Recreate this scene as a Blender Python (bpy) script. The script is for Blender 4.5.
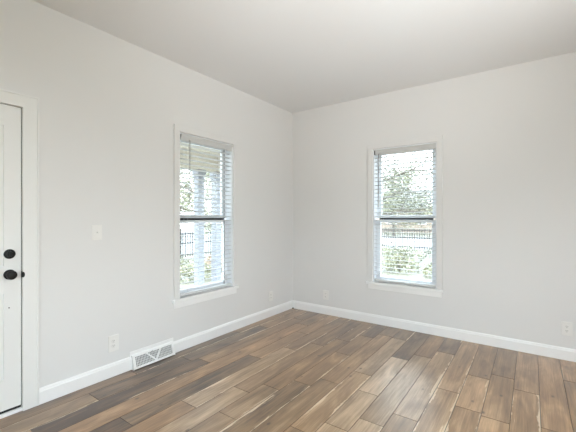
import bpy, bmesh, math, random
from mathutils import Vector, Matrix, noise

for o in list(bpy.data.objects):
    bpy.data.objects.remove(o)
S = bpy.context.scene
C = S.collection
PI = math.pi
R = math.radians

# ------------------------------------------------------------------ camera, sky, sun, lights, exposure
F_PX, YAW = 339.0, math.atan((531.5 - 288) / 339.0)
cam_d = bpy.data.cameras.new('camera')
cam_d.sensor_width = 36.0
cam_d.lens = F_PX / 576 * 36.0
cam_d.shift_y = 1.0 / 576
cam_d.clip_start, cam_d.clip_end = 0.05, 400
cam = bpy.data.objects.new('camera', cam_d)
C.objects.link(cam)
cam.location = (2.779, -3.98, 1.30)
cam.rotation_euler = (R(90), 0, YAW)
S.camera = cam

vs = S.view_settings
vs.view_transform = 'Standard'
vs.look = 'None'
vs.gamma = 1
vs.exposure = 1.22
vs.use_curve_mapping = False
S.cycles.use_denoising = True
S.cycles.max_bounces = 12
S.cycles.diffuse_bounces = 8
S.cycles.transparent_max_bounces = 24
S.cycles.sample_clamp_indirect = 8.0
S.cycles.caustics_reflective = False
S.cycles.caustics_refractive = False

W = bpy.data.worlds.new('sky')
S.world = W
W.use_nodes = True
wn = W.node_tree
wn.nodes.clear()
w_out = wn.nodes.new('ShaderNodeOutputWorld')
w_bg = wn.nodes.new('ShaderNodeBackground')
w_tc = wn.nodes.new('ShaderNodeTexCoord')
w_sep = wn.nodes.new('ShaderNodeSeparateXYZ')
w_rmp = wn.nodes.new('ShaderNodeValToRGB')
w_rmp.color_ramp.elements[0].position = 0.0
w_rmp.color_ramp.elements[0].color = (0.295, 0.315, 0.333, 1)
w_rmp.color_ramp.elements[1].position = 1.0
w_rmp.color_ramp.elements[1].color = (0.72, 0.86, 1.0, 1)
w_bg.inputs['Strength'].default_value = 7.2
wn.links.new(w_tc.outputs['Generated'], w_sep.inputs[0])
wn.links.new(w_sep.outputs['Z'], w_rmp.inputs[0])
wn.links.new(w_rmp.outputs[0], w_bg.inputs[0])
wn.links.new(w_bg.outputs[0], w_out.inputs[0])


def light(name, kind, loc, to, energy, color=(1, 1, 1), **kw):
    d = bpy.data.lights.new(name, kind)
    d.energy = energy
    d.color = color
    for k, v in kw.items():
        setattr(d, k, v)
    o = bpy.data.objects.new(name, d)
    C.objects.link(o)
    o.location = loc
    o.rotation_euler = (Vector(to) - Vector(loc)).to_track_quat('-Z', 'Y').to_euler()
    return o


RX, RY, RH = 4.6, -6.0, 2.785            # room: x 0..RX, y RY..0, ceiling height
light('sun', 'SUN', (1, -8, 10), (0.0, -0.5, 0), 1.6, (1.0, 0.96, 0.9), angle=R(1))
# added fill light in the unseen side wall opening
light('side_fill', 'AREA', (RX + 0.10, -3.3, 1.45), (0, -3.3, 1.45), 20, (0.97, 0.985, 1.0),
      shape='RECTANGLE', size=2.2, size_y=1.7)
# added fill spot, aimed up to bounce off the ceiling
light('ceiling_fill_spot', 'SPOT', (3.2, -3.2, 1.0), (2.2, -2.0, RH), 114, (0.98, 0.99, 1.0),
      spot_size=R(90), spot_blend=1.0, shadow_soft_size=0.25)


# ------------------------------------------------------------------ materials
def new_mat(name):
    m = bpy.data.materials.new(name)
    m.use_nodes = True
    return m, m.node_tree, m.node_tree.nodes['Principled BSDF']


def L(nt, a, b):
    nt.links.new(a, b)


def paint(name, col, rough=0.5, bump=0.0, scale=300.0, var=0.0, spec=0.5, metallic=0.0):
    m, nt, p = new_mat(name)
    p.inputs['Base Color'].default_value = (*col, 1)
    p.inputs['Roughness'].default_value = rough
    p.inputs['Specular IOR Level'].default_value = spec
    p.inputs['Metallic'].default_value = metallic
    tc = nt.nodes.new('ShaderNodeTexCoord')
    n = nt.nodes.new('ShaderNodeTexNoise')
    n.inputs['Scale'].default_value = scale
    n.inputs['Detail'].default_value = 3
    L(nt, tc.outputs['Object'], n.inputs['Vector'])
    if bump:
        b = nt.nodes.new('ShaderNodeBump')
        b.inputs['Strength'].default_value = bump
        b.inputs['Distance'].default_value = 0.002
        L(nt, n.outputs['Fac'], b.inputs['Height'])
        L(nt, b.outputs[0], p.inputs['Normal'])
    if var:
        mx = nt.nodes.new('ShaderNodeMix')
        mx.data_type = 'RGBA'
        mx.inputs[6].default_value = (*[c * (1 - var) for c in col], 1)
        mx.inputs[7].default_value = (*[min(1, c * (1 + var)) for c in col], 1)
        L(nt, n.outputs['Fac'], mx.inputs[0])
        L(nt, mx.outputs[2], p.inputs['Base Color'])
    return m


M = {}
M['wall'] = paint('wall_paint', (0.76, 0.755, 0.75), 0.75, 0.05, 220, spec=0.3)
M['ceiling'] = paint('ceiling_paint', (0.75, 0.755, 0.76), 0.30, 0.02, 200, spec=0.5)
M['trim'] = paint('white_trim_gloss', (0.90, 0.90, 0.90), 0.35)
M['door'] = paint('door_white', (0.80, 0.80, 0.79), 0.4)
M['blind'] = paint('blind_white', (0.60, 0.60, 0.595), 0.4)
M['vinyl'] = paint('vinyl_white', (0.82, 0.84, 0.87), 0.35)
M['plate'] = paint('plate_white', (0.82, 0.81, 0.79), 0.3)
M['slot'] = paint('slot_dark', (0.06, 0.055, 0.05), 0.6)
M['black'] = paint('black_metal', (0.006, 0.006, 0.006), 0.4, spec=0.25)
M['rubber'] = paint('black_rubber', (0.012, 0.012, 0.012), 0.7)
M['dark_strip'] = paint('dark_strip_paint', (0.02, 0.02, 0.022), 0.6)
M['wand'] = paint('grey_wand', (0.22, 0.21, 0.2), 0.3)
M['cord'] = paint('cord_white', (0.75, 0.74, 0.7), 0.8)
M['register'] = paint('register_white', (0.88, 0.88, 0.875), 0.35)
M['duct'] = paint('grille_grey', (0.16, 0.16, 0.16), 0.5)
M['ext_wall'] = paint('siding', (0.6, 0.58, 0.55), 0.8, var=0.1, scale=4)
M['roof'] = paint('roof_shingle', (0.12, 0.115, 0.11), 0.9, var=0.3, scale=40)
M['porch'] = paint('porch_paint', (0.52, 0.47, 0.40), 0.6, var=0.06, scale=8)
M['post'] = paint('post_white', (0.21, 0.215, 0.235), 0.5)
M['iron'] = paint('iron_dark', (0.025, 0.025, 0.028), 0.5)
M['bark'] = paint('bark', (0.11, 0.09, 0.075), 0.9, 0.6, 30, 0.3)
M['brick'] = paint('brick_red', (0.24, 0.11, 0.085), 0.85, var=0.25, scale=20)
M['stucco'] = paint('stucco_tan', (0.26, 0.21, 0.17), 0.85, var=0.1, scale=6)
M['street'] = paint('street_pale', (0.24, 0.235, 0.23), 0.9, var=0.08, scale=3)
M['concrete'] = paint('concrete', (0.62, 0.61, 0.59), 0.85, var=0.12, scale=5)


def glass_mat():
    m, nt, p = new_mat('window_glass')
    nt.nodes.remove(p)
    out = nt.nodes['Material Output']
    t = nt.nodes.new('ShaderNodeBsdfTransparent')
    t.inputs[0].default_value = (0.96, 0.98, 0.97, 1)
    g = nt.nodes.new('ShaderNodeBsdfGlossy')
    g.inputs['Roughness'].default_value = 0.02
    lw = nt.nodes.new('ShaderNodeLayerWeight')
    lw.inputs['Blend'].default_value = 0.5
    pw = nt.nodes.new('ShaderNodeMath')
    pw.operation = 'POWER'
    pw.inputs[1].default_value = 5.0
    f = nt.nodes.new('ShaderNodeMath')
    f.operation = 'MULTIPLY_ADD'
    f.inputs[1].default_value = 0.96
    f.inputs[2].default_value = 0.04
    L(nt, lw.outputs['Facing'], pw.inputs[0])
    L(nt, pw.outputs[0], f.inputs[0])
    mx = nt.nodes.new('ShaderNodeMixShader')
    L(nt, f.outputs[0], mx.inputs[0])
    L(nt, t.outputs[0], mx.inputs[1])
    L(nt, g.outputs[0], mx.inputs[2])
    L(nt, mx.outputs[0], out.inputs[0])
    return m


M['glass'] = glass_mat()


def leaf_mat(name, a, b, scale=3.0):
    m, nt, p = new_mat(name)
    p.inputs['Roughness'].default_value = 0.55
    tc = nt.nodes.new('ShaderNodeTexCoord')
    n = nt.nodes.new('ShaderNodeTexNoise')
    n.inputs['Scale'].default_value = scale
    n.inputs['Detail'].default_value = 6
    r = nt.nodes.new('ShaderNodeValToRGB')
    r.color_ramp.elements[0].position = 0.38
    r.color_ramp.elements[0].color = (*a, 1)
    r.color_ramp.elements[1].position = 0.62
    r.color_ramp.elements[1].color = (*b, 1)
    L(nt, tc.outputs['Object'], n.inputs['Vector'])
    L(nt, n.outputs['Fac'], r.inputs[0])
    L(nt, r.outputs[0], p.inputs['Base Color'])
    return m


M['leaf_tree'] = leaf_mat('leaf_tree', (0.037, 0.038, 0.026), (0.158, 0.158, 0.115), 9)
M['leaf_pale'] = leaf_mat('leaf_pale', (0.092, 0.100, 0.054), (0.291, 0.284, 0.184), 7)
M['leaf_shrub'] = leaf_mat('leaf_shrub', (0.061, 0.067, 0.034), (0.283, 0.266, 0.154), 14)
M['leaf_red'] = leaf_mat('leaf_rust', (0.227, 0.135, 0.081), (0.378, 0.297, 0.205), 14)
M['lawn'] = leaf_mat('lawn', (0.035, 0.036, 0.02), (0.16, 0.145, 0.10), 16)


def floor_mat():
    m, nt, p = new_mat('plank_floor')
    N = nt.nodes

    def math_(op, a, b=None, clamp=False):
        n = N.new('ShaderNodeMath')
        n.operation = op
        n.use_clamp = clamp
        for i, v in enumerate((a, b)):
            if v is None:
                continue
            if isinstance(v, (int, float)):
                n.inputs[i].default_value = v
            else:
                L(nt, v, n.inputs[i])
        return n.outputs[0]

    def maprange(v, a, b, c=0.0, d=1.0):
        n = N.new('ShaderNodeMapRange')
        n.interpolation_type = 'SMOOTHSTEP'
        L(nt, v, n.inputs[0])
        for i, x in enumerate((a, b, c, d)):
            n.inputs[i + 1].default_value = x
        return n.outputs[0]

    at = N.new('ShaderNodeAttribute')
    at.attribute_name = 'plank'            # r = tone, g = random seed, b = warmth
    sp = N.new('ShaderNodeSeparateColor')
    L(nt, at.outputs['Color'], sp.inputs[0])
    tone, seed, warm = sp.outputs[0], sp.outputs[1], sp.outputs[2]
    uv = N.new('ShaderNodeUVMap')
    uv.uv_map = 'UVMap'                    # u across the plank 0..1, v metres along it
    su = N.new('ShaderNodeSeparateXYZ')
    L(nt, uv.outputs[0], su.inputs[0])
    u, v = su.outputs[0], su.outputs[1]

    def noise_at(us, vsc, w_mul, detail=4, dist=0.0, rough=0.55):
        cb = N.new('ShaderNodeCombineXYZ')
        L(nt, math_('MULTIPLY', u, us), cb.inputs[0])
        L(nt, math_('MULTIPLY', v, vsc), cb.inputs[1])
        L(nt, math_('MULTIPLY', seed, w_mul), cb.inputs[2])
        n = N.new('ShaderNodeTexNoise')
        n.inputs['Scale'].default_value = 1.0
        n.inputs['Detail'].default_value = detail
        n.inputs['Roughness'].default_value = rough
        n.inputs['Distortion'].default_value = dist
        L(nt, cb.outputs[0], n.inputs['Vector'])
        return n.outputs['Fac']

    cloud = noise_at(1.6, 2.2, 91.0, 3, 0.6)
    grain = noise_at(10.0, 1.5, 53.0, 6, 0.8, 0.65)
    fine = noise_at(60.0, 9.0, 17.0, 3)
    t = math_('ADD', tone, math_('MULTIPLY', math_('SUBTRACT', cloud, 0.5), 0.95))
    t = math_('ADD', t, math_('MULTIPLY', math_('SUBTRACT', grain, 0.5), 0.70))
    t = math_('ADD', t, math_('MULTIPLY', math_('SUBTRACT', fine, 0.5), 0.30), True)
    ramp = N.new('ShaderNodeValToRGB')
    cr = ramp.color_ramp
    cr.elements[0].position = 0.0
    cr.elements[0].color = (0.060, 0.030, 0.016, 1)
    cr.elements[1].position = 1.0
    cr.elements[1].color = (0.78, 0.56, 0.37, 1)
    e = cr.elements.new(0.47)
    e.color = (0.335, 0.210, 0.114, 1)
    L(nt, t, ramp.inputs[0])
    # warm (golden) planks against grey-brown ones
    wm = N.new('ShaderNodeMix')
    wm.data_type = 'RGBA'
    wm.blend_type = 'MULTIPLY'
    wm.inputs[0].default_value = 1.0
    wr = N.new('ShaderNodeValToRGB')
    wr.color_ramp.elements[0].color = (0.93, 0.95, 0.96, 1)
    wr.color_ramp.elements[1].color = (1.12, 0.98, 0.80, 1)
    L(nt, warm, wr.inputs[0])
    L(nt, ramp.outputs[0], wm.inputs[6])
    L(nt, wr.outputs[0], wm.inputs[7])
    # cream sapwood streaks that run along the edges of the boards
    edge_r = math_('SUBTRACT', u, math_('ADD', 0.74, math_('MULTIPLY', noise_at(0.01, 1.3, 31.0, 2), 0.36)))
    edge_l = math_('SUBTRACT', math_('SUBTRACT', 0.38, math_('MULTIPLY', noise_at(0.01, 1.1, 71.0, 2), 0.72)), u)
    edge = math_('MAXIMUM', edge_r, edge_l)
    wob = math_('MULTIPLY', math_('SUBTRACT', noise_at(5.0, 3.5, 23.0, 5, 1.2, 0.65), 0.5), 0.55)
    sap = maprange(math_('ADD', edge, wob), 0.0, 0.045)
    gate = maprange(noise_at(0.3, 1.4, 13.0, 2), 0.45, 0.54)
    gate = math_('MULTIPLY', gate, math_('GREATER_THAN', math_('FRACT', math_('MULTIPLY', seed, 7.31)), 0.42))
    sap = math_('MULTIPLY', sap, gate)
    sm = N.new('ShaderNodeMix')
    sm.data_type = 'RGBA'
    L(nt, math_('MULTIPLY', sap, 0.78), sm.inputs[0])
    L(nt, wm.outputs[2], sm.inputs[6])
    sm.inputs[7].default_value = (0.82, 0.66, 0.48, 1)
    # knots
    cb = N.new('ShaderNodeCombineXYZ')
    L(nt, math_('MULTIPLY', u, 0.7), cb.inputs[0])
    L(nt, math_('MULTIPLY', v, 2.6), cb.inputs[1])
    L(nt, math_('MULTIPLY', seed, 40.0), cb.inputs[2])
    vo = N.new('ShaderNodeTexVoronoi')
    vo.inputs['Scale'].default_value = 1.6
    L(nt, cb.outputs[0], vo.inputs['Vector'])
    knot = maprange(vo.outputs['Distance'], 0.03, 0.11, 1.0, 0.0)
    km = N.new('ShaderNodeMix')
    km.data_type = 'RGBA'
    L(nt, math_('MULTIPLY', knot, 0.75), km.inputs[0])
    L(nt, sm.outputs[2], km.inputs[6])
    km.inputs[7].default_value = (0.05, 0.03, 0.02, 1)
    L(nt, km.outputs[2], p.inputs['Base Color'])
    L(nt, math_('ADD', 0.27, math_('MULTIPLY', grain, 0.12)), p.inputs['Roughness'])
    p.inputs['Specular IOR Level'].default_value = 0.5
    p.inputs['Coat Weight'].default_value = 0.75
    p.inputs['Coat IOR'].default_value = 1.6
    p.inputs['Coat Roughness'].default_value = 0.28
    b = N.new('ShaderNodeBump')
    b.inputs['Strength'].default_value = 0.12
    b.inputs['Distance'].default_value = 0.001
    L(nt, grain, b.inputs['Height'])
    L(nt, b.outputs[0], p.inputs['Normal'])
    return m


M['floor'] = floor_mat()


# ------------------------------------------------------------------ mesh helpers
class MB:
    def __init__(self):
        self.bm = bmesh.new()

    def box(self, x0, x1, y0, y1, z0, z1, bev=0.0, seg=2):
        b = bmesh.new()
        vs_ = [b.verts.new(p) for p in ((x0, y0, z0), (x1, y0, z0), (x1, y1, z0), (x0, y1, z0),
                                        (x0, y0, z1), (x1, y0, z1), (x1, y1, z1), (x0, y1, z1))]
        for f in ((3, 2, 1, 0), (4, 5, 6, 7), (0, 1, 5, 4), (1, 2, 6, 5), (2, 3, 7, 6), (3, 0, 4, 7)):
            b.faces.new([vs_[i] for i in f])
        if bev:
            bmesh.ops.bevel(b, geom=list(b.edges), offset=bev, segments=seg, affect='EDGES', profile=0.5)
        self.join(b)
        return self

    def join(self, b, mat=None):
        if mat:
            bmesh.ops.transform(b, matrix=mat, verts=b.verts)
        me = bpy.data.meshes.new('tmp')
        b.to_mesh(me)
        b.free()
        self.bm.from_mesh(me)
        bpy.data.meshes.remove(me)

    def prism(self, prof, a0, a1, axis=0):
        """profile points extruded along an axis; prof gives the other two coordinates in order."""
        def pt(a, q):
            q = list(q)
            q.insert(axis, a)
            return q
        n = len(prof)
        A = [self.bm.verts.new(pt(a0, q)) for q in prof]
        B = [self.bm.verts.new(pt(a1, q)) for q in prof]
        for i in range(n):
            j = (i + 1) % n
            self.bm.faces.new((A[i], A[j], B[j], B[i]))
        self.bm.faces.new(A[::-1])
        self.bm.faces.new(B)
        return self

    def tube(self, pts, rads, n=8, cap=True):
        rings = []
        for i, p in enumerate(pts):
            p = Vector(p)
            d = (Vector(pts[min(i + 1, len(pts) - 1)]) - Vector(pts[max(i - 1, 0)])).normalized()
            u_ = d.orthogonal().normalized()
            w_ = d.cross(u_)
            r = rads[i] if isinstance(rads, (list, tuple)) else rads
            rings.append([self.bm.verts.new(p + u_ * (math.cos(2 * PI * k / n) * r) + w_ * (math.sin(2 * PI * k / n) * r))
                          for k in range(n)])
        # keep the rings aligned from one to the next
        for a, b in zip(rings, rings[1:]):
            best = min(range(n), key=lambda s: sum((a[k].co - b[(k + s) % n].co).length for k in range(n)))
            b[:] = b[best:] + b[:best]
            for k in range(n):
                self.bm.faces.new((a[k], a[(k + 1) % n], b[(k + 1) % n], b[k]))
        if cap:
            self.bm.faces.new(rings[0][::-1])
            self.bm.faces.new(rings[-1])
        return self

    def lathe(self, prof, mat, n=32):
        """prof = (radius, height) pairs, turned about local Z, then moved by mat."""
        b = bmesh.new()
        rings = []
        for r, h in prof:
            if r < 1e-6:
                rings.append([b.verts.new((0, 0, h))])
            else:
                rings.append([b.verts.new((r * math.cos(2 * PI * k / n), r * math.sin(2 * PI * k / n), h)) for k in range(n)])
        for a, c in zip(rings, rings[1:]):
            for k in range(n):
                q = [a[k % len(a)], a[(k + 1) % len(a)], c[(k + 1) % len(c)], c[k % len(c)]]
                q2 = []
                for x in q:
                    if x not in q2:
                        q2.append(x)
                if len(q2) > 2:
                    b.faces.new(q2)
        self.join(b, mat)
        return self

    def leaf(self, p, s, rnd):
        d = Vector((rnd.gauss(0, 1), rnd.gauss(0, 1), rnd.gauss(0, 1))).normalized()
        e = d.orthogonal().normalized()
        e.rotate(Matrix.Rotation(rnd.uniform(0, 2 * PI), 3, d))
        f = d.cross(e)
        p = Vector(p)
        q = [p, p + e * s * .5 + f * s * .28 + d * s * .08, p + e * s, p + e * s * .5 - f * s * .28 + d * s * .08]
        self.bm.faces.new([self.bm.verts.new(x) for x in q])

    def build(self, name, mat, parent=None, smooth=False):
        bmesh.ops.recalc_face_normals(self.bm, faces=self.bm.faces)
        me = bpy.data.meshes.new(name)
        self.bm.to_mesh(me)
        self.bm.free()
        me.materials.append(mat)
        if smooth:
            me.polygons.foreach_set('use_smooth', [True] * len(me.polygons))
            me.set_sharp_from_angle(angle=R(40))
        o = bpy.data.objects.new(name, me)
        C.objects.link(o)
        o.parent = parent
        return o


def thing(name, label, cat, loc=(0, 0, 0), rz=0.0, group=None):
    o = bpy.data.objects.new(name, None)
    C.objects.link(o)
    o.empty_display_size = 0.1
    o.location = loc
    o.rotation_euler = (0, 0, rz)
    o['label'] = label
    o['category'] = cat
    if group:
        o['group'] = group
    return o


def tag(o, label, cat, group=None, kind=None):
    o['label'] = label
    o['category'] = cat
    if group:
        o['group'] = group
    if kind:
        o['kind'] = kind
    return o


def structure(o, label, cat):
    o['kind'] = 'structure'
    o['label'] = label
    o['category'] = cat
    return o


def copy_tree(o, parent=None):
    c = o.copy()
    C.objects.link(c)
    c.parent = parent
    for ch in [k for k in bpy.data.objects if k.parent == o]:
        copy_tree(ch, c)
    return c


def wall_panel(name, length, z1, thick, holes, z0=-0.35):
    """local X along the wall, Y into it (0 = room face), holes = (x0, x1, z0, z1)"""
    mb = MB()
    xs = sorted({0.0, length, *[h[0] for h in holes], *[h[1] for h in holes]})
    zs = sorted({z0, z1, *[h[2] for h in holes], *[h[3] for h in holes]})
    solid = {}
    for i in range(len(xs) - 1):
        for j in range(len(zs) - 1):
            cx, cz = (xs[i] + xs[i + 1]) / 2, (zs[j] + zs[j + 1]) / 2
            solid[i, j] = not any(h[0] < cx < h[1] and h[2] < cz < h[3] for h in holes)
    V = {}

    def v(x, y, z):
        k = (round(x, 5), round(y, 5), round(z, 5))
        if k not in V:
            V[k] = mb.bm.verts.new(k)
        return V[k]
    for (i, j), s in solid.items():
        if not s:
            continue
        xa, xb, za, zb = xs[i], xs[i + 1], zs[j], zs[j + 1]
        for y in (0.0, thick):
            mb.bm.faces.new((v(xa, y, za), v(xb, y, za), v(xb, y, zb), v(xa, y, zb)))
        for (di, dj, a, b) in ((-1, 0, (xa, za), (xa, zb)), (1, 0, (xb, za), (xb, zb)),
                               (0, -1, (xa, za), (xb, za)), (0, 1, (xa, zb), (xb, zb))):
            if not solid.get((i + di, j + dj), False):
                mb.bm.faces.new((v(a[0], 0, a[1]), v(b[0], 0, b[1]), v(b[0], thick, b[1]), v(a[0], thick, a[1])))
    return mb


# ------------------------------------------------------------------ room shell
WT = 0.16
Z_SILL, Z_HEAD, WIN_W = 0.51, 2.125, 0.73
WIN_L_Y, WIN_B_X = -1.5625, 1.569            # window centres
DOOR_Y0, DOOR_Y1, DOOR_H = -4.050, -3.162, 2.046

# left wall: rotated 90 deg, local X = world +y, measured from RY
hl = [(WIN_L_Y - WIN_W / 2 - RY, WIN_L_Y + WIN_W / 2 - RY, Z_SILL - .03, Z_HEAD),
      (DOOR_Y0 - RY, DOOR_Y1 - RY, 0.0, DOOR_H)]
o = wall_panel('wall_left', -RY + .05, RH, WT, hl).build('wall_left', M['wall'])
o.location = (0, RY, 0)
o.rotation_euler = (0, 0, PI / 2)
structure(o, 'off white wall on the left with the door and one window', 'wall')
hb = [(WIN_B_X - WIN_W / 2, WIN_B_X + WIN_W / 2, Z_SILL - .03, Z_HEAD)]
hb = [(a + WT, b + WT, c, d) for a, b, c, d in hb]
o = wall_panel('wall_back', RX + 2 * WT, RH, WT, hb).build('wall_back', M['wall'])
o.location = (-WT, 0, 0)
structure(o, 'off white wall on the right with one blinded window', 'wall')
o = wall_panel('wall_right', -RY, RH, WT, [(2.2, 4.4, 0.6, 2.3)]).build('wall_right', M['wall'])
o.location = (RX, 0, 0)
o.rotation_euler = (0, 0, -PI / 2)
structure(o, 'white side wall beside the viewpoint with a wide opening added for fill light', 'wall')
o = wall_panel('wall_rear', RX + 2 * WT, RH, WT, [(RX + WT - 4.3, RX + WT - 1.7, 0.6, 2.3)]).build('wall_rear', M['wall'])
o.location = (RX + WT, RY, 0)
o.rotation_euler = (0, 0, PI)
structure(o, 'white wall behind the viewpoint with a wide opening added to let light in', 'wall')
o = MB().box(-WT, RX + WT, RY - WT, WT, RH, RH + .12).build('ceiling', M['ceiling'])
structure(o, 'plain off white ceiling', 'ceiling')

# ---- plank floor: boards run along y, seams and end joints as in the photograph
PW, X_REF = 0.1585, 2.985
rnd = random.Random(11)
JOINTS = {7: [-.85, -1.6, -2.10], 6: [-.68, -1.93], 5: [-.47, -1.75], 3: [-.84, -1.41], 4: [-1.22], 2: [-.72, -1.44],
          1: [-.90], 8: [-.36, -1.33], 9: [-.34, -1.61], 10: [-.49, -1.06, -1.76], 11: [-.74, -1.95, -2.41], 12: [-1.0, -2.11],
          13: [-1.25, -2.47], 14: [-.8, -1.60, -2.83], 15: [-.55, -3.2], 16: [-.40, -1.93], 17: [-.89, -2.0], 18: [-1.2, -2.43]}
# (tone, warmth) of the boards, from the back wall towards the viewer; palest grey ones have window sheen painted in
TONES = {18: [(.34, .5), (.14, .4), (.2, .7)], 17: [(.40, .6), (.18, .2), (.12, .6)], 16: [(.22, .4), (.40, .55), (.06, .8)],
         15: [(.36, .5), (.50, .75), (.20, .7)], 14: [(.42, .6), (.50, .6), (.24, .15), (.06, .5)],
         13: [(.34, .5), (.62, .15), (.44, .7)], 12: [(.26, .5), (.44, .3), (.60, .1)], 11: [(.30, .5), (.36, .5), (.44, .2), (.46, .2)],
         10: [(.24, .3), (.38, .4), (.42, .5), (.26, .2)], 9: [(.30, .3), (.48, .4), (.34, .2)], 8: [(.22, .2), (.52, .0), (.46, .3)],
         7: [(.20, .1), (.72, .0), (.60, .0), (.6, .1)], 6: [(.34, .6), (.52, .0), (.6, .0)], 5: [(.22, .3), (.54, .2), (.48, .3)],
         4: [(.50, .5), (.50, .4)], 3: [(.40, .5), (.62, .6), (.40, .5)], 2: [(.30, .4), (.46, .5), (.5, .6)],
         1: [(.47, .55), (.44, .55)], 0: [(.50, .7)], -1: [(.46, .85)]}
bm = bmesh.new()
lc = bm.loops.layers.float_color.new('plank')
luv = bm.loops.layers.uv.new('UVMap')
for c in range(-11, 19):
    x1 = X_REF - PW * c
    x0 = max(x1 - PW, 0.0)
    x1 = min(x1, RX)
    if x1 - x0 < .01:
        continue
    if c == 18:
        x0 = 0.0
    js = [0.0] + JOINTS.get(c, [])
    if len(js) == 1:
        js.append(-rnd.uniform(.5, 1.6))
    while js[-1] > RY:
        js.append(js[-1] - rnd.choice((.7, .95, 1.2, 1.2)) - rnd.uniform(0, .3))
    js[-1] = RY
    tn = TONES.get(c, [])
    for k, (ya, yb) in enumerate(zip(js, js[1:])):
        tone, warm = tn[k] if k < len(tn) else (rnd.uniform(.24, .56), rnd.uniform(.1, .8))
        seed = rnd.random()
        g, h = .0016, .0034
        xa, xb, y0, y1 = x0, x1, yb, ya
        lo = [(xa + .0004, y0 + .0004), (xb - .0004, y0 + .0004), (xb - .0004, y1 - .0004), (xa + .0004, y1 - .0004)]
        hi = [(xa + g, y0 + g), (xb - g, y0 + g), (xb - g, y1 - g), (xa + g, y1 - g)]
        A = [bm.verts.new((*q, -h)) for q in lo]
        B = [bm.verts.new((*q, 0)) for q in hi]
        fs = [bm.faces.new(B)] + [bm.faces.new((A[i], A[(i + 1) % 4], B[(i + 1) % 4], B[i])) for i in range(4)]
        for q, f in enumerate(fs):
            for lp in f.loops:
                lp[lc] = (tone, seed, warm, 1) if q == 0 else (-.2, 0.0, warm, 1)   # dark stained bevels
                lp[luv].uv = ((lp.vert.co.x - (X_REF - PW * (c + 1))) / PW, lp.vert.co.y)
me = bpy.data.meshes.new('floor')
bm.to_mesh(me)
bm.free()
me.materials.append(M['floor'])
o = bpy.data.objects.new('floor', me)
C.objects.link(o)
structure(o, 'brown hardwood plank floor with cream streaks', 'floor')
o = MB().box(-WT, RX + WT, RY - WT, WT, -.34, -.0034).build('subfloor', M['slot'])
structure(o, 'dark subfloor under the planks', 'floor')


# ---- baseboards
def baseboard(name, length, cuts, loc, rz, label):
    prof = [(0.0, 0.001), (-.016, 0.001), (-.016, .088), (-.012, .094), (-.011, .102), (-.006, .110), (0.0, .110)]
    mb = MB()
    for a, b in cuts:
        mb.prism(prof, a, b, 0)
    o = mb.build(name, M['trim'])
    o.location = loc
    o.rotation_euler = (0, 0, rz)
    return structure(o, label, 'baseboard')


REG_Y0, REG_Y1 = -2.412, -2.004
baseboard('baseboard_left', 0, [(DOOR_Y1 + .08 - RY, REG_Y0 - RY), (REG_Y1 - RY, -RY)], (0, RY, 0), PI / 2,
          'white baseboard along the left wall, broken by the vent')
baseboard('baseboard_back', 0, [(.016, RX)], (0, 0, 0), 0, 'white baseboard under the right hand wall')
baseboard('baseboard_door', 0, [(0, DOOR_Y0 - .08 - RY)], (0, RY, 0), PI / 2, 'white baseboard beyond the far side of the door')
baseboard('baseboard_right', 0, [(0, -RY)], (RX, 0, 0), -PI / 2, 'white baseboard along the side wall')
baseboard('baseboard_rear', 0, [(0, RX)], (RX, RY, 0), PI, 'white baseboard along the wall behind the viewpoint')


# ---- windows (local X right, Y into the wall, origin at floor level under the window's middle)
def window(name, loc, rz, label, wide=WIN_W, dark_track=False):
    w = wide / 2
    root = bpy.data.objects.new(name, None)
    C.objects.link(root)
    root.location = loc
    root.rotation_euler = (0, 0, rz)
    structure(root, label, 'window')
    # casing
    cw, ct = .061, .022
    mb = MB()
    mb.box(-w - cw, -w, -ct, .0, Z_SILL, Z_HEAD, .003)
    mb.box(w, w + cw, -ct, .0, Z_SILL, Z_HEAD, .003)
    mb.box(-w - cw, w + cw, -ct, .0, Z_HEAD, Z_HEAD + .066, .003)
    mb.build('casing', M['wall'], root)
    # jamb liner boards in the wall opening
    mb = MB()
    mb.box(-w, -w + .012, 0, WT, Z_SILL, Z_HEAD)
    mb.box(w - .012, w, 0, WT, Z_SILL, Z_HEAD)
    mb.box(-w, w, 0, WT, Z_HEAD - .012, Z_HEAD)
    mb.build('jamb', M['vinyl'], root)
    MB().box(-w - .078, w + .066, -.038, 0.0, Z_SILL - .03, Z_SILL, .004).box(-w, w, 0, WT, Z_SILL - .03, Z_SILL).build('stool', M['trim'], root)
    MB().box(-w - .06, w + .05, -.014, 0, Z_SILL - .088, Z_SILL - .03, .003).build('apron', M['trim'], root)
    # two sashes
    a = w - .012
    st = .056
    zm = 1.292
    for nm, y0, y1, z0, z1, rb, rt_ in (('lower_sash', .070, .100, Z_SILL, zm - .025, .06, .03), ('upper_sash', .103, .133, zm - .004, Z_HEAD - .012, .036, .05)):
        mb = MB()
        mb.box(-a, -a + st, y0, y1, z0, z1, .003)
        mb.box(a - st, a, y0, y1, z0, z1, .003)
        mb.box(-a + st, a - st, y0, y1, z0, z0 + rb, .003)
        mb.box(-a + st, a - st, y0, y1, z1 - rt_, z1, .003)
        s = mb.build(nm, M['vinyl'], root)
        MB().box(-a + st - .004, a - st + .004, (y0 + y1) / 2 - .002, (y0 + y1) / 2 + .002, z0 + rb - .004, z1 - rt_ + .004).build('pane', M['glass'], s)
    MB().box(-a + st - .01, a - st + .01, .086, .118, zm - .025, zm - .004).build('meeting_strip', M['dark_strip'], root)  # dark strip between the two sashes
    if dark_track:
        MB().box(a - st - .004, a - st + .001, .064, .070, Z_SILL + .03, Z_HEAD - .03).build('sash_track', M['dark_strip'], root)
    return root


window('window_1', (0, WIN_L_Y, 0), PI / 2, 'white sash window in the left wall near the corner', dark_track=True)
window('window_2', (WIN_B_X, 0, 0), 0, 'white sash window in the right hand wall')


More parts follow.
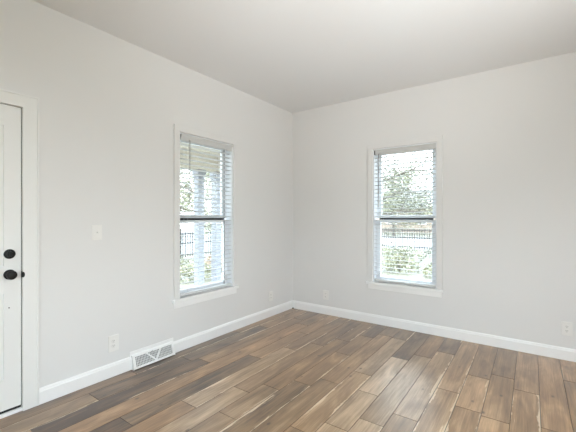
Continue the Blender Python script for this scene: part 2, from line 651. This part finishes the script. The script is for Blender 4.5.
def added_window(name, loc, rz, wide, label):  # unseen windows, added so light can enter from the side and rear
    root = bpy.data.objects.new(name, None)
    C.objects.link(root)
    root.location = loc
    root.rotation_euler = (0, 0, rz)
    structure(root, label, 'window')
    w = wide / 2
    mb = MB()
    for x in (-w, -.03, w - .06):
        mb.box(x, x + .06, .03, .08, .6, 2.3, .004)
    mb.box(-w, w, .03, .08, .6, .66, .004)
    mb.box(-w, w, .03, .08, 2.24, 2.3, .004)
    mb.build('frame', M['trim'], root)
    mb = MB()
    mb.box(-w - .07, -w, -.016, 0, .53, 2.37, .003)
    mb.box(w, w + .07, -.016, 0, .53, 2.37, .003)
    mb.box(-w, w, -.016, 0, 2.3, 2.37, .003)
    mb.box(-w, w, -.016, 0, .53, .6, .003)
    mb.build('casing', M['trim'], root)
    MB().box(-w + .05, w - .05, .053, .057, .65, 2.25).build('pane', M['glass'], root)


added_window('added_window_3', (RX, -3.3, 0), -PI / 2, 2.2, 'unseen wide window added around the fill light in the side wall')
added_window('added_window_4', (3.0, RY, 0), PI, 2.6, 'unseen wide window added to let light in behind the viewpoint')

# ---- door in the left wall
droot = bpy.data.objects.new('door_1', None)
C.objects.link(droot)
droot.location = (0, DOOR_Y1, 0)
droot.rotation_euler = (0, 0, PI / 2)
structure(droot, 'white entry door with black hardware at the left edge', 'door')
dw = DOOR_Y1 - DOOR_Y0
xr = -.013                                    # slab's latch edge
xl = -dw + .016
mb = MB()
FX = .010                                     # face of the slab, just inside the wall plane
rails = [(.038, .24), (.80, .98), (1.90, 2.034)]
mb.box(xl, xl + .092, FX, FX + .044, .038, 2.034, .002)
mb.box(xr - .092, xr, FX, FX + .044, .038, 2.034, .002)
for a, b in rails:
    mb.box(xl + .092, xr - .092, FX, FX + .044, a, b)
for a, b in ((.24, .80), (.98, 1.90)):
    for x0, x1 in ((xl + .092, (xl + xr) / 2 - .05), ((xl + xr) / 2 + .05, xr - .092)):
        mb.box(x0, x1, FX + .012, FX + .03, a, b)
        mb.box(x0 + .035, x1 - .035, FX + .004, FX + .03, a + .035, b - .035, .007)
    mb.box((xl + xr) / 2 - .05, (xl + xr) / 2 + .05, FX, FX + .044, a, b)
slab = mb.build('slab', M['door'], droot)
ROT_OUT = Matrix.Rotation(R(90), 4, 'X')      # lathe axis Z -> local -Y (into the room)
mb = MB()
mb.lathe([(0, -.002), (.032, -.002), (.033, .004), (.030, .008), (.013, .011), (.012, .026), (.020, .030), (.028, .038), (.030, .048), (.026, .058), (.014, .063), (0, .064)],
         Matrix.Translation((-.076, FX, .922)) @ ROT_OUT)
knob = mb.build('door_knob', M['black'], droot, True)
mb = MB()
mb.lathe([(0, -.002), (.031, -.002), (.032, .006), (.029, .012), (.019, .014), (.018, .018), (0, .019)], Matrix.Translation((-.076, FX, 1.057)) @ ROT_OUT)
db = mb.build('deadbolt', M['black'], droot, True)
MB().box(-.081, -.071, FX - .036, FX - .018, 1.040, 1.074, .004).build('thumb_turn', M['black'], db)
MB().lathe([(0, -.001), (.004, -.001), (.004, .002), (0, .003)], Matrix.Translation((-.078, FX, .703)) @ ROT_OUT, 12).build('screw', M['slot'], droot)
MB().box(xl, xr, FX + .004, FX + .04, .022, .038).build('door_sweep', M['rubber'], droot)
# frame: jambs, stop and casing around the opening
tr = bpy.data.objects.new('trim_1', None)
C.objects.link(tr)
tr.location = (0, DOOR_Y1, 0)
tr.rotation_euler = (0, 0, PI / 2)
structure(tr, 'white casing around the entry door', 'trim')
mb = MB()
mb.box(-.009, 0, 0, WT, 0, DOOR_H)
mb.box(-dw, -dw + .012, 0, WT, 0, DOOR_H)
mb.box(-dw, 0, 0, WT, DOOR_H - .009, DOOR_H)
mb.build('jamb', M['trim'], tr)
MB().box(-.0128, -.0092, FX + .004, FX + .044, .03, DOOR_H - .010).box(-dw + .02, -.0128, FX + .004, FX + .044, 2.0342, DOOR_H - .0092).box(-.022, -.009, FX + .046, WT, 0, DOOR_H - .009).box(-dw + .012, -dw + .026, FX + .046, WT, 0, DOOR_H - .009).box(-dw, 0, FX + .046, WT, DOOR_H - .022, DOOR_H - .009).build('strip_and_gap_shade', M['dark_strip'], tr)  # weather strip plus dark fill standing for shade in the door gap
mb = MB()
mb.box(-.009, .08, -.014, 0, 0, DOOR_H - .009, 0)
mb.box(-dw - .08, -dw + .012, -.014, 0, 0, DOOR_H - .009, 0)
mb.box(-dw - .08, .08, -.014, 0, DOOR_H - .009, DOOR_H + .075, 0)
mb.box(.070, .082, -.019, 0, 0, DOOR_H + .077, .003)
mb.box(-dw - .082, -dw - .070, -.019, 0, 0, DOOR_H + .077, .003)
mb.box(-dw - .082, .082, -.019, 0, DOOR_H + .065, DOOR_H + .077, .003)
mb.build('casing', M['door'], tr)
MB().box(-.0095, .0, -.003, FX + .03, .892, .936, .002).lathe([(0, 0), (.017, 0), (.016, .002), (0, .003)], Matrix.Translation((-.008, -.014, .914)) @ Matrix.Diagonal((.55, 1, 1.1, 1)) @ ROT_OUT, 20).build('strike_plate', M['black'], tr)
o = MB().box(-dw, 0, -.006, WT, 0.0, .022, .003).build('trim_2', M['trim'])
o.location = (0, DOOR_Y1, 0)
o.rotation_euler = (0, 0, PI / 2)
structure(o, 'white threshold under the entry door', 'trim')


# ------------------------------------------------------------------ blinds
def blind(loc, rz, label, wand_u, wand_len, tip):
    w = WIN_W / 2 - .006
    root = thing('window_blind', label, 'window blind', loc, rz, 'white slatted window blinds')
    vp = [(-.010, 2.112), (-.010, 2.104), (-.005, 2.100), (.004, 2.060), (.001, 2.057), (.001, 2.050), (.010, 2.050), (.010, 2.112)]
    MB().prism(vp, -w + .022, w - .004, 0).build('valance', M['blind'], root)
    MB().box(-w + .004, -w + .016, .002, .05, 2.06, 2.112).build('gap_shade', M['slot'], root)  # dark block painted as the shade in the gap beside the valance
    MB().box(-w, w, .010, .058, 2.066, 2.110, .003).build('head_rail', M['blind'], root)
    mb = MB()
    z = 2.022
    tl = math.tan(R(5))
    while z > .575:
        pr = [(y, z + dz - tl * (y - .031)) for y, dz in ((.008, -.0012), (.019, .0012), (.031, .0018), (.043, .0012), (.054, -.0012),
              (.054, -.0044), (.043, -.0020), (.031, -.0014), (.019, -.0020), (.008, -.0044))]
        mb.prism(pr, -w, w, 0)
        z -= .0475
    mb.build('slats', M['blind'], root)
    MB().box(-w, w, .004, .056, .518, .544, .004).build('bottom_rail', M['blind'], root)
    mb = MB()
    for x in (-w + .10, w - .10):
        for y in (.003, .0595):
            mb.tube([(x, y, 2.07), (x, y, .55)], .0011, 6)
    mb.build('ladder_cord', M['cord'], root)
    wd = MB().tube([(wand_u, -.016, 2.06), (wand_u, -.016, 2.06 - wand_len)], .0045, 6).tube([(wand_u, .012, 2.075), (wand_u, -.016, 2.062)], .0025, 6).build('tilt_wand', M['wand'], root)
    if tip:
        MB().tube([(wand_u, -.016, 2.06 - wand_len), (wand_u, -.016, 1.96 - wand_len)], .009, 8).build('wand_grip', M['blind'], wd)
    return root


blind((0, WIN_L_Y, 0), PI / 2, 'white slatted blind in the left wall window, a porch showing behind it', -.245, .62, False)
blind((WIN_B_X, 0, 0), 0, 'white slatted blind in the right wall window, tree branches behind it', -.29, .54, True)


# ------------------------------------------------------------------ wall plates
def plate_thing(name, label, cat, loc, rz, group=None, kind='outlet', wd=.078, ht=.124):
    root = thing(name, label, cat, loc, rz, group)
    MB().box(-wd / 2, wd / 2, -.007, 0, -ht / 2, ht / 2, .0025).build('cover_plate', M['plate'], root)
    if kind == 'outlet':
        for zc in (-.0195, .0195):
            mb = MB().lathe([(0, 0), (.0165, 0), (.0165, .0022), (.0155, .003), (0, .003)], Matrix.Translation((0, -.006, zc)) @ ROT_OUT, 24)
            s = mb.build('socket', M['plate'], root)
            mb = MB()
            for x, h in ((-.0062, .0045), (.0062, .0037)):
                mb.box(x - .0012, x + .0012, -.0096, -.0088, zc - h + .003, zc + h + .003)
            mb.lathe([(0, 0), (.0024, 0), (.0024, .0006), (0, .0006)], Matrix.Translation((0, -.009, zc - .0085)) @ ROT_OUT, 12)
            mb.build('slot', M['slot'], s)
        MB().lathe([(0, 0), (.003, 0), (.0026, .0012), (0, .0014)], Matrix.Translation((0, -.006, 0)) @ ROT_OUT, 12).build('screw', M['plate'], root)
    else:
        MB().box(-.006, .006, -.0066, -.006, -.013, .013).build('toggle_slot', M['slot'], root)
        mb = MB().prism([(-.0062, .006), (-.019, .011), (-.020, .005), (-.0062, -.008)], -.0045, .0045, 0)
        mb.build('toggle', M['plate'], root)
        for z in (-.030, .030):
            MB().lathe([(0, 0), (.003, 0), (.0026, .0012), (0, .0014)], Matrix.Translation((0, -.006, z)) @ ROT_OUT, 12).build('screw', M['plate'], root)
    return root


plate_thing('light_switch', 'white toggle light switch on the left wall beside the door', 'light switch', (0, -2.691, 1.178), PI / 2, kind='switch', wd=.076, ht=.118)
og = 'white electrical outlets on the walls'
plate_thing('wall_outlet', 'white outlet under the light switch, just left of the floor vent', 'outlet', (0, -2.561, .268), PI / 2, og, wd=.084, ht=.132)
plate_thing('wall_outlet', 'small white outlet on the left wall between its window and the corner', 'outlet', (0, -.503, .262), PI / 2, og)
plate_thing('wall_outlet', 'small white outlet on the right wall between the corner and its window', 'outlet', (.546, 0, .257), 0, og)
plate_thing('wall_outlet', 'white outlet at the right edge of the photo, farthest from the corner', 'outlet', (3.040, 0, .286), 0, og)

# ------------------------------------------------------------------ baseboard register (slanted face)
ry = (REG_Y0 + REG_Y1) / 2
hw = (REG_Y1 - REG_Y0) / 2
reg = thing('air_vent', 'white slanted baseboard air vent with a V shaped bar, below the left window', 'air vent', (0, ry, 0), PI / 2)
# side profile: (Y into wall, Z)
MB().box(-hw - .012, hw + .012, -.006, 0, .108, .150, .002).build('wall_flange', M['register'], reg)
BOT, TOP = (-.052, .006), (-.018, .116)     # slanted face bottom and top (Y, Z)


def face(t, lift=0.0):
    """point on the slanted face, t 0 bottom .. 1 top"""
    ny, nz = -(TOP[1] - BOT[1]), (TOP[0] - BOT[0])
    ln = math.hypot(ny, nz)
    return (BOT[0] + (TOP[0] - BOT[0]) * t + ny / ln * lift, BOT[1] + (TOP[1] - BOT[1]) * t + nz / ln * lift)


def strip(mb, xa0, xa1, t0, xb0, xb1, t1, lift0, lift1):
    """a bar lying on the face from (xa0..xa1 at t0) to (xb0..xb1 at t1)"""
    vs_ = []
    for lf in (lift0, lift1):
        for (x, t) in ((xa0, t0), (xa1, t0), (xb1, t1), (xb0, t1)):
            vs_.append(mb.bm.verts.new((x, *face(t, lf))))
    for f in ((3, 2, 1, 0), (4, 5, 6, 7), (0, 1, 5, 4), (1, 2, 6, 5), (2, 3, 7, 6), (3, 0, 4, 7)):
        mb.bm.faces.new([vs_[i] for i in f])


mb = MB()
pr = [BOT, TOP, (-.006, .122), (0, .122), (0, .0), (BOT[0], 0.0)]
mb.prism(pr, -hw, -hw + .004, 0)
mb.prism(pr, hw - .004, hw, 0)
strip(mb, -hw, hw, 0, -hw, hw, .15, -.004, .003)
strip(mb, -hw, hw, .86, -hw, hw, 1.0, -.004, .003)
strip(mb, -hw, -hw + .022, .15, -hw, -hw + .022, .86, -.004, .003)
strip(mb, hw - .022, hw, .15, hw - .022, hw, .86, -.004, .003)
mb.prism([TOP, (-.006, .122), (0, .122), (0, .116)], -hw, hw, 0)
mb.build('frame', M['register'], reg)
mb = MB()
strip(mb, -hw + .02, hw - .02, .13, -hw + .02, hw - .02, .88, -.02, -.016)
mb.build('backing', M['duct'], reg)
mb = MB()
for k in range(27):
    x = -hw + .026 + (2 * hw - .052) * k / 26
    strip(mb, x - .0016, x + .0016, .14, x - .0016, x + .0016, .87, -.010, -.002)
for k in range(4):
    t = .26 + .48 * k / 3
    strip(mb, -hw + .022, hw - .022, t - .012, -hw + .022, hw - .022, t + .012, -.012, -.006)
mb.build('grille', M['register'], reg)
mb = MB()
strip(mb, .00, .018, .14, -.085, -.067, .88, -.002, .004)
strip(mb, .00, .018, .14, .055, .073, .88, -.002, .004)
mb.build('v_bar', M['register'], reg)
MB().box(-.02, -.004, face(.9)[0] - .014, face(.9)[0] + .004, face(.86)[1], face(.98)[1], .002).build('damper_lever', M['register'], reg)

tag(MB().box(.016, .034, -.034, -.016, 0, .012, .003).build('corner_speck', M['rubber']),  # small black block for the dark speck in the corner
    'tiny black speck on the floor where the two baseboards meet', 'plug')

# ------------------------------------------------------------------ outdoors
GZ = -0.38
o = MB().box(-60, 60, -40, 90, GZ - .2, GZ).build('ground', M['lawn'])
structure(o, 'lawn around the house littered with leaves', 'ground')
o = MB().box(-60, 60, 14.6, 24, GZ, GZ + .02).build('street', M['street'])
structure(o, 'pale street beyond the iron fence', 'street')
o = MB().box(-20, -9.6, -40, 14.6, GZ, GZ + .015).build('side_street', M['street'])
structure(o, 'pale side street beyond the porch', 'street')
o = MB().box(-WT - .3, RX + WT + .3, RY - WT - .3, WT + .3, RH + .12, RH + .3).build('roof', M['roof'])
structure(o, 'house roof above the room', 'roof')

# porch outside the left window
o = MB().box(-2.15, -WT, -1.9, .45, -.2, -.10).build('porch_deck', M['concrete'])
structure(o, 'porch slab outside the left window', 'porch')
mb = MB()
for k in range(16):
    x = -2.15 + (2.15 - WT) * k / 16
    mb.box(x + .003, x + (2.15 - WT) / 16 - .003, -1.9, .45, 2.42, 2.44)
mb.box(-2.15, -WT, -1.9, .45, 2.44, 2.5)
mb.box(-2.06, -1.90, -1.9, .45, 2.13, 2.42)
mb.box(-2.15, -WT, .32, .45, 2.13, 2.42)
o = mb.build('porch_ceiling', M['porch'])
structure(o, 'tan boarded porch ceiling outside the left window', 'porch')


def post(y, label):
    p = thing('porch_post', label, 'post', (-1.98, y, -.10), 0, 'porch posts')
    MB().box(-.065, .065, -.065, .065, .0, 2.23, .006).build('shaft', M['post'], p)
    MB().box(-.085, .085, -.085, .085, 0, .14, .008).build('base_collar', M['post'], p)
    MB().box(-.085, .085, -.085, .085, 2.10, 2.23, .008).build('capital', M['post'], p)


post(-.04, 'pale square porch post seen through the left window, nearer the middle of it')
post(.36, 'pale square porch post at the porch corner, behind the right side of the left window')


# iron fences
def fence(loc, rz, length, label, n_post):
    root = thing('iron_fence', label, 'fence', loc, rz, 'iron picket fences around the yard')
    mb = MB()
    x = 0.0
    while x < length:
        mb.box(x - .015, x + .015, -.015, .015, .06, 1.10)
        x += .12
    for z in (.16, .62, 1.0):
        mb.box(0, length, -.018, .018, z - .022, z + .022)
    mb.build('picket_panel', M['iron'], root)
    for k in range(n_post):
        xx = length * k / (n_post - 1)
        MB().box(xx - .035, xx + .035, -.035, .035, 0, 1.22, .006).build('post', M['iron'], root)


fence((-8.6, 13.6, GZ), 0, 16, 'dark iron picket fence seen through the right wall window', 5)
fence((-8.6, -1.5, GZ), PI / 2, 15.0, 'dark iron picket fence seen through the left wall window, beyond the porch', 6)


def tree(loc, height, spread, n_leaf, leaf, mat, label, seed, low=.35, cat='tree', n_br=9):
    rn = random.Random(seed)
    root = thing('tree', label, cat, loc, 0, 'trees beyond the windows')
    mb = MB()
    top = Vector((rn.uniform(-.2, .2), rn.uniform(-.2, .2), height * .9))
    mb.tube([(0, 0, 0), tuple(top * .35 + Vector((.05, 0, 0))), tuple(top * .7), tuple(top)], [.022 * height, .018 * height, .010 * height, .003 * height], 8)
    tips = []
    for k in range(n_br):
        f = low + (1 - low) * k / n_br
        b0 = top * f
        a = k * 2.4 + rn.uniform(-.4, .4)
        ln = spread * (1.15 - .6 * f) * rn.uniform(.8, 1.15)
        d = Vector((math.cos(a), math.sin(a), rn.uniform(.1, .55)))
        pts = [b0]
        for q in (.35, .7, 1.0):
            pts.append(b0 + d * ln * q + Vector((rn.gauss(0, .06), rn.gauss(0, .06), rn.gauss(0, .06))) * ln)
        mb.tube([tuple(x) for x in pts], [.008 * height, .006 * height, .004 * height, .0015 * height], 6)
        tips += pts[1:]
        for j in range(4):
            s0 = pts[1 + j % 3]
            dd = (d + Vector((rn.gauss(0, .7), rn.gauss(0, .7), rn.gauss(.1, .4)))).normalized()
            e = s0 + dd * ln * rn.uniform(.25, .5)
            mb.tube([tuple(s0), tuple((s0 + e) / 2 + Vector((0, 0, rn.gauss(0, .05)))), tuple(e)], [.003 * height, .002 * height, .001 * height], 5)
            tips += [(s0 + e) / 2, e]
    mb.build('trunk', M['bark'], root, True)
    mb = MB()
    for k in range(n_leaf):
        t = rn.choice(tips)
        p = t + Vector((rn.gauss(0, 1), rn.gauss(0, 1), rn.gauss(0, .8))) * spread * .13
        if p.z < height * .12:
            continue
        mb.leaf(p, leaf * rn.uniform(.6, 1.3), rn)
    mb.build('foliage', mat, root)
    return root


tree((-2.3, 7.2, GZ), 5.6, 3.3, 14000, .08, M['leaf_tree'], 'sparse leafed tree nearest to the right wall window, its branches across the glass', 4, .28, n_br=13)
tree((-7.2, 26.0, GZ), 6.0, 3.0, 5000, .22, M['leaf_pale'], 'pale green tree across the street, behind the right wall window on the left', 7, .2)
tree((.6, 26.0, GZ), 4.6, 2.8, 4500, .22, M['leaf_tree'], 'low olive green tree across the street, behind the right wall window on the right', 9, .15)
tree((-7.3, 4.25, GZ), 4.6, 1.5, 4500, .10, M['leaf_pale'], 'pale green young tree inside the fence, seen through the left window', 12, .3)
tree((-22, 12.5, GZ), 7.5, 4.5, 5000, .26, M['leaf_pale'], 'tall pale tree far beyond the fence, seen through the left window', 15, .2)


def shrub(loc, r, h, mat, label, seed, n=700):
    rn = random.Random(seed)
    root = thing('shrub', label, 'shrub', loc, 0, 'low shrubs in the yard')
    mb = MB()
    for k in range(9):
        a = rn.uniform(0, 2 * PI)
        q = rn.uniform(.3, .9)
        e = (math.cos(a) * r * q, math.sin(a) * r * q, h * rn.uniform(.6, 1))
        mb.tube([(0, 0, 0), (e[0] * .4, e[1] * .4, e[2] * .6), e], [.012, .008, .004], 5)
    mb.build('stem', M['bark'], root)
    mb = MB()
    for k in range(n):
        a = rn.uniform(0, 2 * PI)
        q = math.sqrt(rn.random())
        z = h * (1 - q * q * .7) * (rn.random() ** .5)
        mb.leaf((math.cos(a) * r * q, math.sin(a) * r * q, z), rn.uniform(.05, .11), rn)
    mb.build('foliage', mat, root)


for i, (x, y, r, h, m, lb) in enumerate([
        (-.55, 6.6, .6, .55, 'leaf_shrub', 'yellow green shrub at the foot of the near tree outside the right wall window'),
        (.75, 6.3, .55, .5, 'leaf_shrub', 'low green shrub behind the bottom right corner of the right wall window'),
        (-1.3, 9.4, .8, .6, 'leaf_pale', 'pale shrub in front of the iron fence, behind the middle of the right wall window'),
        (-2.9, 10.6, .8, .55, 'leaf_shrub', 'shrub close to the iron fence, behind the left side of the right wall window'),
        (-.2, 11.2, .8, .6, 'leaf_tree', 'olive shrub close to the iron fence, behind the right side of the right wall window'),
        (-4.6, 2.0, .6, .5, 'leaf_shrub', 'yellow green shrub just past the porch, low in the left window'),
        (-5.5, 3.6, .55, .5, 'leaf_red', 'rust coloured shrub in the side yard, low in the left window'),
        (-7.2, 2.9, .6, .6, 'leaf_shrub', 'olive shrub against the iron fence beyond the porch')]):
    shrub((x, y, GZ), r, h, M[m], lb, 40 + i)


def house(loc, sx, sy, h, wall_m, label):
    root = thing('house', label, 'house', loc, 0, 'houses across the street')
    MB().box(-sx / 2, sx / 2, -sy / 2, sy / 2, 0, h).build('wall', wall_m, root)
    MB().prism([(-sy / 2 - .4, h - .05), (sy / 2 + .4, h - .05), (0, h + sy * .28)], -sx / 2 - .3, sx / 2 + .3, 0).build('roof', M['roof'], root)
    for k in range(3):
        x = -sx / 2 + sx * (k + .5) / 3
        w = MB().box(x - .55, x + .55, -sy / 2 - .06, -sy / 2 + .02, .9, 2.2, .02).build('window', M['trim'], root)
        MB().box(x - .47, x + .47, -sy / 2 - .075, -sy / 2 - .058, .98, 2.12).build('pane', M['slot'], w)


house((.8, 36, GZ), 7, 7, 2.9, M['brick'], 'brick red house across the street behind the right wall window')
house((-9.5, 36, GZ), 9, 7, 2.8, M['stucco'], 'tan house across the street left of the brick one')
